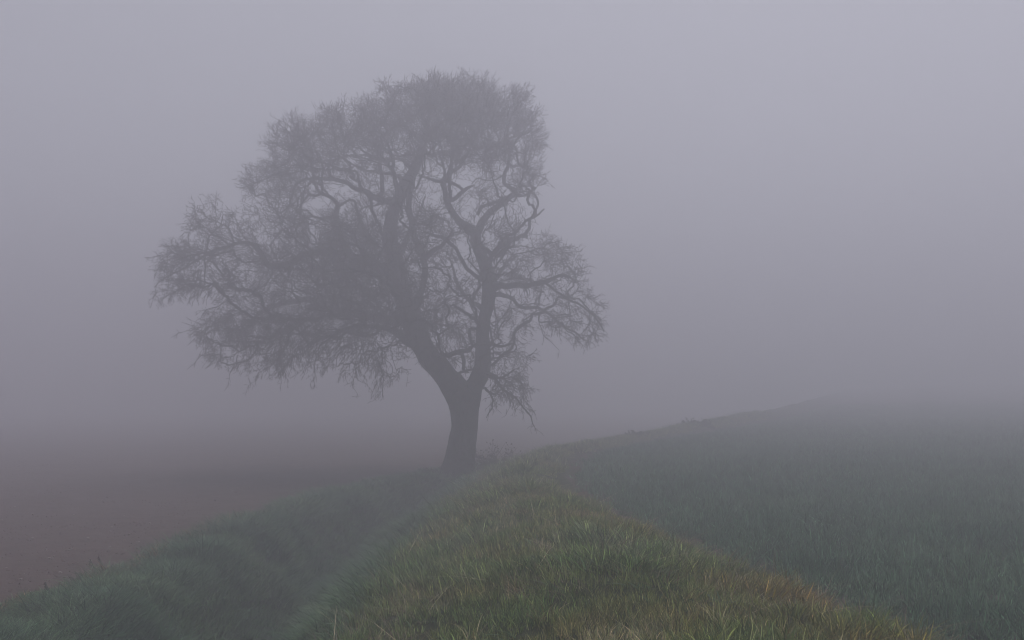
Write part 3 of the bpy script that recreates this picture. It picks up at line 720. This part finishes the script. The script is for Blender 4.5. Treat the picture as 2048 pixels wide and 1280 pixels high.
def scatter(name, pos, rotz, tilt, scale, colour, kind_idx, sources, label, cat):
    """one object: tufts set on points (geometry nodes)"""
    me = bpy.data.meshes.new(name)
    n = len(pos)
    me.vertices.add(n)
    me.vertices.foreach_set('co', np.asarray(pos, np.float32).ravel())
    a = me.attributes.new('tuft', 'FLOAT_COLOR', 'POINT')
    c = np.ones((n, 4), np.float32); c[:, :3] = colour
    a.data.foreach_set('color', c.ravel())
    a = me.attributes.new('rot', 'FLOAT_VECTOR', 'POINT')
    a.data.foreach_set('vector', np.stack([tilt[:, 0], tilt[:, 1], rotz], -1).astype(np.float32).ravel())
    a = me.attributes.new('siz', 'FLOAT_VECTOR', 'POINT')
    a.data.foreach_set('vector', np.asarray(scale, np.float32).ravel())
    a = me.attributes.new('which', 'INT', 'POINT')
    a.data.foreach_set('value', np.asarray(kind_idx, np.int32))
    o = obj(name, me)
    ng = bpy.data.node_groups.new(name, 'GeometryNodeTree')
    ng.interface.new_socket('Geometry', in_out='INPUT', socket_type='NodeSocketGeometry')
    ng.interface.new_socket('Geometry', in_out='OUTPUT', socket_type='NodeSocketGeometry')
    N_, L_ = ng.nodes, ng.links
    gi, go = N_.new('NodeGroupInput'), N_.new('NodeGroupOutput')
    join = N_.new('GeometryNodeJoinGeometry')
    for s in reversed(sources):
        oi = N_.new('GeometryNodeObjectInfo')
        oi.inputs['Object'].default_value = s
        oi.inputs['As Instance'].default_value = False
        g2 = N_.new('GeometryNodeGeometryToInstance')
        L_.new(oi.outputs['Geometry'], g2.inputs[0])
        L_.new(g2.outputs[0], join.inputs[0])
    def attr(nm, ty):
        k = N_.new('GeometryNodeInputNamedAttribute')
        k.data_type = ty
        k.inputs['Name'].default_value = nm
        return k.outputs['Attribute']
    m2p = N_.new('GeometryNodeMeshToPoints')
    ip = N_.new('GeometryNodeInstanceOnPoints')
    ip.inputs['Pick Instance'].default_value = True
    e2r = N_.new('FunctionNodeEulerToRotation')
    L_.new(gi.outputs[0], m2p.inputs['Mesh'])
    L_.new(m2p.outputs[0], ip.inputs['Points'])
    L_.new(join.outputs[0], ip.inputs['Instance'])
    L_.new(attr('which', 'INT'), ip.inputs['Instance Index'])
    L_.new(attr('rot', 'FLOAT_VECTOR'), e2r.inputs[0])
    L_.new(e2r.outputs[0], ip.inputs['Rotation'])
    L_.new(attr('siz', 'FLOAT_VECTOR'), ip.inputs['Scale'])
    L_.new(ip.outputs[0], go.inputs[0])
    md = o.modifiers.new('tufts', 'NODES')
    md.node_group = ng
    tag(o, label, cat, kind='stuff')
    return o

def in_view(x, y, z):
    uu, vv, d = project(np.stack([x, y, z], -1))
    m = np.interp(y, [6, 14, 30], [1100., 600., 260.])
    return (uu > -m) & (uu < 2048 + m) & (vv > -50) & (vv < 1280 + m) & (y > 2.5)

def sample(x0, x1, y0, y1, dens_at, dmax):
    n = int((x1 - x0) * (y1 - y0) * dmax)
    x, y = rng.uniform(x0, x1, n), rng.uniform(y0, y1, n)
    k = rng.uniform(0, dmax, n) < dens_at(x, y)
    x, y = x[k], y[k]
    z = height(x, y)
    k = in_view(x, y, z)
    return x[k], y[k], z[k]

def lerp3(a, b, t): return np.array(a)[None] * (1 - t[:, None]) + np.array(b)[None] * t[:, None]

GREEN = [(5, (1.1, 1.1, 1.1)), (2, (1.35, 1.2, 1)), (1.5, (2.3, 1.85, 2.4)), (2, (.55, .65, .75))]
bank_src = [tuft_mesh('bank_tuft', 100 + i, 34, .10, .07, .165, .0046, .20, .22, GREEN, M_BLADE) for i in range(5)]
bank_src += [tuft_mesh('rank_tuft', 120 + i, 32, .09, .12, .25, .0056, .26, .34, GREEN, M_BLADE, 4) for i in range(3)]
bank_src += [tuft_mesh('dead_tuft', 140 + i, 26, .09, .10, .26, .0044, .60, .6, [(1, (1, 1, 1)), (1, (1.4, 1.3, 1.2)), (1, (.7, .6, .5))], M_BLADE, 4) for i in range(2)]

bank_src += [tuft_mesh('broad_leaf_weed', 160 + i, 11, .07, .06, .13, .017, .9, .5, [(3, (1, 1, 1)), (1, (1.3, 1.1, .8))], M_BLADE, 4) for i in range(2)]
bank_src += [tuft_mesh('flat_straw', 170 + i, 16, .14, .05, .26, .0036, 1.6, .3, [(1, (1, 1, 1)), (1, (1.5, 1.45, 1.4)), (1, (.6, .55, .5))], M_BLADE, 3) for i in range(2)]

def bank_density(x, y):
    a = prof(XL, y) - .30 + wob(x, y) * .5
    b = prof(XR, y) + .05 + wob(x, y + 50) * .8
    soft = np.clip((x - a) / .35, 0, 1) * np.clip((b - x) / .45, 0, 1)
    return soft * np.interp(y, [3, 9, 16, 30, 60], [105, 95, 80, 60, 24])
x, y, z = sample(-5, 20, 3, 64, bank_density, 150)
n = len(x)
yel = np.clip(vnoise(x, y, 1.1, 41) * .9 + vnoise(x, y, .4, 42) * .5 - .35, 0, 1)
tcol = lerp3((.100, .160, .046), (.185, .180, .062), yel)
right = np.clip((x - prof(XR, y) + 1.7) / 1.2, 0, 1) * np.clip(1.3 - np.abs(y - 11) / 10, .25, 1)
ochre = np.clip(right * (vnoise(x, y, .8, 43) * 1.6 - .35), 0, 1)
tcol = tcol * (1 - ochre[:, None]) + np.array((.260, .165, .042)) * ochre[:, None]
left = np.clip((prof(XL, y) + .7 - x) / 1.4, 0, 1)
tcol = tcol * (1 - .6 * left[:, None]) + np.array((.090, .150, .048)) * .6 * left[:, None]
grey = (vnoise(x, y, .6, 44) > .68)[:, None]
tcol = np.where(grey, tcol * .6 + np.array((.28, .27, .16)) * .4, tcol)
clump = vnoise(x, y, .75, 45)
which = rng.integers(0, 5, n)
rank = (clump > .60) & (rng.uniform(size=n) < .75)
which[rank] = rng.integers(5, 8, rank.sum())
tcol[rank] *= np.array((.62, .76, .72))
dead = (rng.uniform(size=n) < .03 + .30 * ochre)
which[dead] = rng.integers(8, 10, dead.sum())
tcol[dead & (ochre < .3)] = (.22, .19, .10)
far = np.clip((y - 15) / 14, 0, 1)[:, None]
tcol = tcol * (1 - .6 * far) + np.array((.105, .135, .066)) * .6 * far
tcol *= rng.uniform(.8, 1.8, (n, 1))
weed = (vnoise(x, y, .5, 46) > .66) & (rng.uniform(size=n) < .22)
which[weed] = rng.integers(10, 12, weed.sum()); tcol[weed] = (.075, .135, .050)
straw = (vnoise(x, y, .6, 47) > .55) & (rng.uniform(size=n) < .16)
which[straw] = rng.integers(12, 14, straw.sum()); tcol[straw] = (.26, .225, .15)
s = (.75 + .55 * clump) * rng.uniform(.8, 1.2, n) * np.interp(y, [6, 20, 50], [1, 1.0, 1.1])
s3 = np.stack([s * np.interp(y, [6, 20, 50], [1, 1.15, 1.6]), s * np.interp(y, [6, 20, 50], [1, 1.15, 1.6]), s], -1)
scatter('bank_grass', np.stack([x, y, z], -1), rng.uniform(0, 6.28, n), rng.normal(0, .10, (n, 2)), s3, tcol, which, bank_src,
        'long olive green and straw grass covering the bank', 'grass')

verge_src = [tuft_mesh('verge_tuft', 200 + i, 40, .15, .07, .17, .0060, .38, .4, GREEN, M_BLADE) for i in range(4)]
verge_src += [tuft_mesh('verge_clump', 220 + i, 40, .15, .14, .27, .0068, .42, .55, GREEN, M_BLADE, 4) for i in range(2)]
def verge_density(x, y):
    a = prof(XE, y) + wob(x, y) * .9
    b = prof(XL, y) - .05
    edge = np.clip((x - a + .25) / .5, 0, 1)
    return edge * np.where(x < b, np.interp(y, [8, 16, 30, 60], [130, 120, 80, 28]), 0)
x, y, z = sample(-12, 16, 6, 60, verge_density, 130)
n = len(x)
d_ = np.clip(1 - np.abs(x - prof(XD, y)) / 1.3, 0, 1)
tcol = lerp3((.058, .130, .062), (.100, .175, .074), np.clip(vnoise(x, y, 1.0, 51) * 1.3 - .2, 0, 1))
ed = (x < prof(XE, y) + .35)[:, None] & (rng.uniform(size=(n, 1)) < .3)
tcol = np.where(ed, np.array((.18, .15, .07)), tcol)
tcol *= rng.uniform(.75, 1.2, (n, 1))
clump = vnoise(x, y, .8, 52)
which = rng.integers(0, 4, n)
k = clump > .6
which[k] = rng.integers(4, 6, k.sum())
s = (.7 + .6 * clump) * rng.uniform(.8, 1.25, n)
w_ = np.interp(y, [10, 30, 50], [1, 1.35, 1.8])
scatter('verge_grass', np.stack([x, y, z], -1), rng.uniform(0, 6.28, n), rng.normal(0, .12, (n, 2)), np.stack([s * w_, s * w_, s], -1), tcol, which, verge_src,
        'soft bluish green grass on the verge and in the ditch', 'grass')

WH = [(5, (1, 1, 1)), (3, (.5, .6, .6)), (2, (1.6, 1.55, 1.65)), (.5, (1.9, 1.5, .9))]
wheat_src = [tuft_mesh('wheat_tuft', 300 + i, 20, .09, .13, .27, .0074, .24, .30, WH, M_WHEAT) for i in range(5)]
wheat_far = [tuft_mesh('wheat_patch', 320 + i, 50, .30, .13, .25, .0120, .34, .3, WH, M_WHEAT, 2) for i in range(4)]
def wheat_density(x, y):
    a = prof(XR, y) + .45 + wob(x, y + 50) * .5
    edge = np.clip((x - a + .1) / .7, 0, 1)
    row = .45 + .55 * (np.abs(((x * .985 - y * .17) / .16) % 1 - .5) < .33)
    return edge * row * np.interp(y, [6, 14, 26, 40, 41, 90], [95, 80, 46, 26, 0, 0])
x, y, z = sample(0, 30, 5, 40, wheat_density, 95)
x2, y2, z2 = sample(0, 75, 24, 85, lambda x, y: np.where(x > prof(XR, y) + .7, np.interp(y, [24, 40, 60, 85], [4, 9, 5, 3]), 0), 9)
n1, n2 = len(x), len(x2)
x, y, z = np.r_[x, x2], np.r_[y, y2], np.r_[z, z2]
n = n1 + n2
which = np.r_[rng.integers(0, 5, n1), rng.integers(5, 9, n2)]
tcol = lerp3((.070, .148, .082), (.108, .188, .104), vnoise(x, y, 1.4, 61)) * rng.uniform(.75, 1.25, (n, 1))
edge = np.clip(1 - (x - prof(XR, y) - .5) / 1.2, 0, 1)
s = rng.uniform(.75, 1.2, n) * (.85 + .3 * vnoise(x, y, .9, 62)) * (1 - .25 * edge)
w_ = np.interp(y, [8, 26, 40], [1, 1.3, 1.5]); w_[n1:] = 1.3
scatter('wheat_crop', np.stack([x, y, z], -1), rng.uniform(0, 6.28, n), rng.normal(0, .10, (n, 2)), np.stack([s * w_, s * w_, s], -1), tcol, which, wheat_src + wheat_far,
        'young blue green cereal crop covering the right field', 'crop')

# soil clods on the ploughed land
def lump(name, seed, mat, sub=1, amp=.35, flat=.7, shade=True):
    import bmesh
    r_ = np.random.default_rng(seed)
    bm = bmesh.new()
    bmesh.ops.create_icosphere(bm, subdivisions=sub, radius=1)
    k = r_.normal(0, 1, (5, 3)); ph = r_.uniform(0, 6, 5)
    for v_ in bm.verts:
        c = np.array(v_.co)
        f_ = 1 + amp * np.mean(np.sin(k @ c * 1.8 + ph)) * 1.6 + r_.normal(0, amp * .18)
        v_.co = Vector((c[0] * f_, c[1] * f_ * .85, c[2] * f_ * flat))
    me = bpy.data.meshes.new(name)
    bm.to_mesh(me); bm.free()
    if shade:
        a = me.attributes.new('shade', 'FLOAT_COLOR', 'POINT')
        a.data.foreach_set('color', np.ones(len(me.vertices) * 4, np.float32))
    me.materials.append(mat)
    return me
clod_src = [bpy.data.objects.new('clod', lump('clod', 400 + i, M_CLOD)) for i in range(6)]
x, y, z = sample(-32, 2, 10, 60, lambda x, y: np.where(x < prof(XE, y) - .1, np.interp(y, [10, 20, 35, 60], [90, 50, 8, 0]) * (.4 + vnoise(x, y, 1.2, 71)), 0), 125)
n = len(x)
tcol = lerp3((.115, .076, .064), (.190, .130, .112), rng.uniform(0, 1, n) ** 1.6)
pale = rng.uniform(size=n) < .03
tcol[pale] = (.21, .14, .11)
s = rng.lognormal(math.log(.011), .35, n)
scatter('soil_clods', np.stack([x, y, z + s * .05], -1), rng.uniform(0, 6.28, n), rng.normal(0, .3, (n, 2)), np.stack([s * 1.3, s * 1.3, s * .8], -1), tcol, rng.integers(0, 6, n), clod_src,
        'small crumbly clods strewn over the ploughed soil', 'soil')

# pale flints lying singly on the soil
fl_me = [lump('flint_stone', 450 + i, M_FLINT, 1, .45, .55, False) for i in range(4)]
spots = [(66,1028),(148,1028),(223,1053),(220,1060),(258,1068),(276,1081),(65,1075),(92,1099),(108,1112),(98,1115),(37,1122),(48,1146),(41,1158),(26,1203),(61,1186),(181,1122),(194,1131),(362,1078),(373,1073),(404,1074),(220,1092),(332,1081),(30,1015),(5,1042),(199,982),(298,974),(465,983),(330,1014),(248,1030),(584,993),(600,992),(661,994),(692,992),(534,1010),(177,1075),(120,1143),(12,1135),(140,1100),(300,1047),(415,1035)]
for i, (a, b) in enumerate(spots):
    p = at(a, b, 1.0); dv = p - np.array([0, 0, CAMZ])
    Y = (0.04 - CAMZ) / dv[2]
    X = dv[0] * Y
    if X > prof(XE, Y) - .05: X = float(prof(XE, Y)) - .15
    sz = rng.uniform(.022, .045)
    o = obj('flint_stone', fl_me[i % 4], None, (float(X), float(Y), float(height(X, Y)) + .04 + sz * .1))
    o.scale = (sz * 1.2, sz, sz * .9)
    o.rotation_euler = (0, 0, float(rng.uniform(0, 6.28)))
    tag(o, 'small pale flint lying on the bare ploughed soil', 'stone', 'pale flints on the ploughed soil')

# dead dock stalks at the field edge
def stalk(uv_top, uv_base, label, lean):
    p = at(uv_base[0], uv_base[1], 1.0); dv = p - np.array([0, 0, CAMZ])
    Y = (0.02 - CAMZ) / dv[2]
    X = dv[0] * Y
    Z = float(height(X, Y)) - .03
    hgt = (uv_base[1] - uv_top[1]) / FPX * Y
    e = empty('dead_weed', (float(X), float(Y), Z)); tag(e, label, 'weed')
    pts = np.array([(0, 0, 0), (lean * .3, .01, hgt * .35), (lean * .6, -.01, hgt * .7), (lean, 0, hgt)])
    P = catmull(np.hstack([pts, np.array([[.008], [.007], [.006], [.004]])]), .05)
    V, q, t = tube(P[:, :3], P[:, 3], 5, .1, 3)
    obj('stem', mesh_np('stem', V, q, t, M_STALK, True), e)
    n = 60
    tt_ = rng.uniform(.45, 1, n)
    c = np.stack([np.interp(tt_, [0, 1], [0, lean]), np.zeros(n), tt_ * hgt], -1) + rng.normal(0, .012, (n, 3))
    f = norm(rng.normal(0, 1, (n, 3))); g = norm(np.cross(f, rng.normal(0, 1, (n, 3))))
    V = np.stack([c - f * .012, c + g * .010, c + f * .012, c - g * .010], 1).reshape(-1, 3)
    tag(obj('seed_head', mesh_np('seed_head', V, np.arange(n * 4).reshape(-1, 4), None, M_STALK), e), kind='stuff')
stalk((196, 1104), (206, 1140), 'taller dead brown weed stalk at the edge of the ploughed soil', -.09)
stalk((178, 1112), (186, 1138), 'shorter dead weed stalk left of the taller one at the soil edge', -.06)
stalk((88, 1176), (96, 1206), 'dead weed stalk by the verge near the lower left corner', -.05)

# bramble tangle beside the trunk and scrub on the far bank
def shrub(name, u_, v_, Y, wd, hg, label, cat, nst=26, nlf=220, lf=.035, mat=None):
    p = at(u_, v_, Y)
    Z = float(height(p[0], p[1])) - .05
    e = empty(name, (float(p[0]), float(p[1]), Z)); tag(e, label, cat)
    n = nst
    a = rng.uniform(0, 6.28, n); rr = rng.uniform(.1, 1, n)
    st = np.stack([np.cos(a) * rr * wd * .35, np.sin(a) * rr * wd * .35, np.zeros(n)], -1)
    d = np.stack([np.cos(a) * rr * .5, np.sin(a) * rr * .5, np.ones(n)], -1)
    hh = hg * rng.uniform(.5, 1.1, n) / 5
    b = np.zeros((n, 3)); b[:, :2] = d[:, :2] * .25; b[:, 2] = -.12
    P, r_, _ = twigs(st, d, 6, hh, .010, .004, .28, b)
    s2 = np.repeat(np.arange(n), 4); k2 = rng.integers(1, 6, len(s2))
    P2, r2, _ = twigs(P[s2, k2], rng.normal(0, 1, (len(s2), 3)), 3, np.full(len(s2), hg * .11), .005, .003, .4, np.array([0, 0, .05]))
    V1, q1 = prism(P, r_, 4); V2, q2 = prism(P2, r2, 3)
    tag(obj('stems', mesh_np('stems', np.vstack([V1, V2]), np.vstack([q1, q2 + len(V1)]), None, M_STALK), e), kind='stuff')
    allp = np.vstack([P[:, 2:].reshape(-1, 3), P2.reshape(-1, 3)])
    c = allp[rng.integers(0, len(allp), nlf)] + rng.normal(0, .03, (nlf, 3))
    f = norm(rng.normal(0, 1, (nlf, 3))); g = norm(np.cross(f, rng.normal(0, 1, (nlf, 3))))
    V = np.stack([c - f * lf, c + g * lf * .7, c + f * lf, c - g * lf * .7], 1).reshape(-1, 3)
    tag(obj('leaves', mesh_np('leaves', V, np.arange(nlf * 4).reshape(-1, 4), None, mat or M_BRAMBLE), e), kind='stuff')
shrub('bramble_bush', 990, 932, 36.5, 1.5, 1.15, 'low brown bramble tangle just right of the oak trunk', 'bush', 70, 900, .045)
shrub('bramble_bush', 868, 954, 37.4, 1.3, .38, 'low tuft of brambles at the left foot of the oak trunk', 'bush', 50, 500, .035, M_IVY)
shrub('scrub_bush', 1272, 868, 45.0, 1.6, .30, 'smaller low scrub bush on the fading bank crest', 'bush', 40, 900, .05, M_SCRUB)
shrub('scrub_bush', 1392, 852, 50.5, 2.2, .45, 'larger low scrub bush on the fading bank crest, right of the smaller one', 'bush', 60, 1800, .05, M_SCRUB)

# ------------------------------------------------------------------ the mist
def box(name, lo, hi):
    lo, hi = np.array(lo, float), np.array(hi, float)
    V = np.array([[(lo, hi)[(i >> k) & 1][k] for k in range(3)] for i in range(8)])
    q = [(0, 2, 3, 1), (4, 5, 7, 6), (0, 1, 5, 4), (2, 6, 7, 3), (0, 4, 6, 2), (1, 3, 7, 5)]
    return obj(name, mesh_np(name, V, q))
haze = box('haze', (-186, -46, -2.6), (186, 328, 17.2))
mh = bpy.data.materials.new('mist')
mh.use_nodes = True
hn, hl = mh.node_tree.nodes, mh.node_tree.links
hn.clear()
pv = hn.new('ShaderNodeVolumePrincipled')
pv.inputs['Density'].default_value = HAZE_DENSITY
pv.inputs['Color'].default_value = (0.918, 0.908, 0.962, 1)
pv.inputs['Anisotropy'].default_value = 0.6
ho = hn.new('ShaderNodeOutputMaterial')
hl.new(pv.outputs[0], ho.inputs['Volume'])
haze.data.materials.append(mh)
tag(haze, 'even pale violet grey mist filling the air', 'mist', kind='stuff')
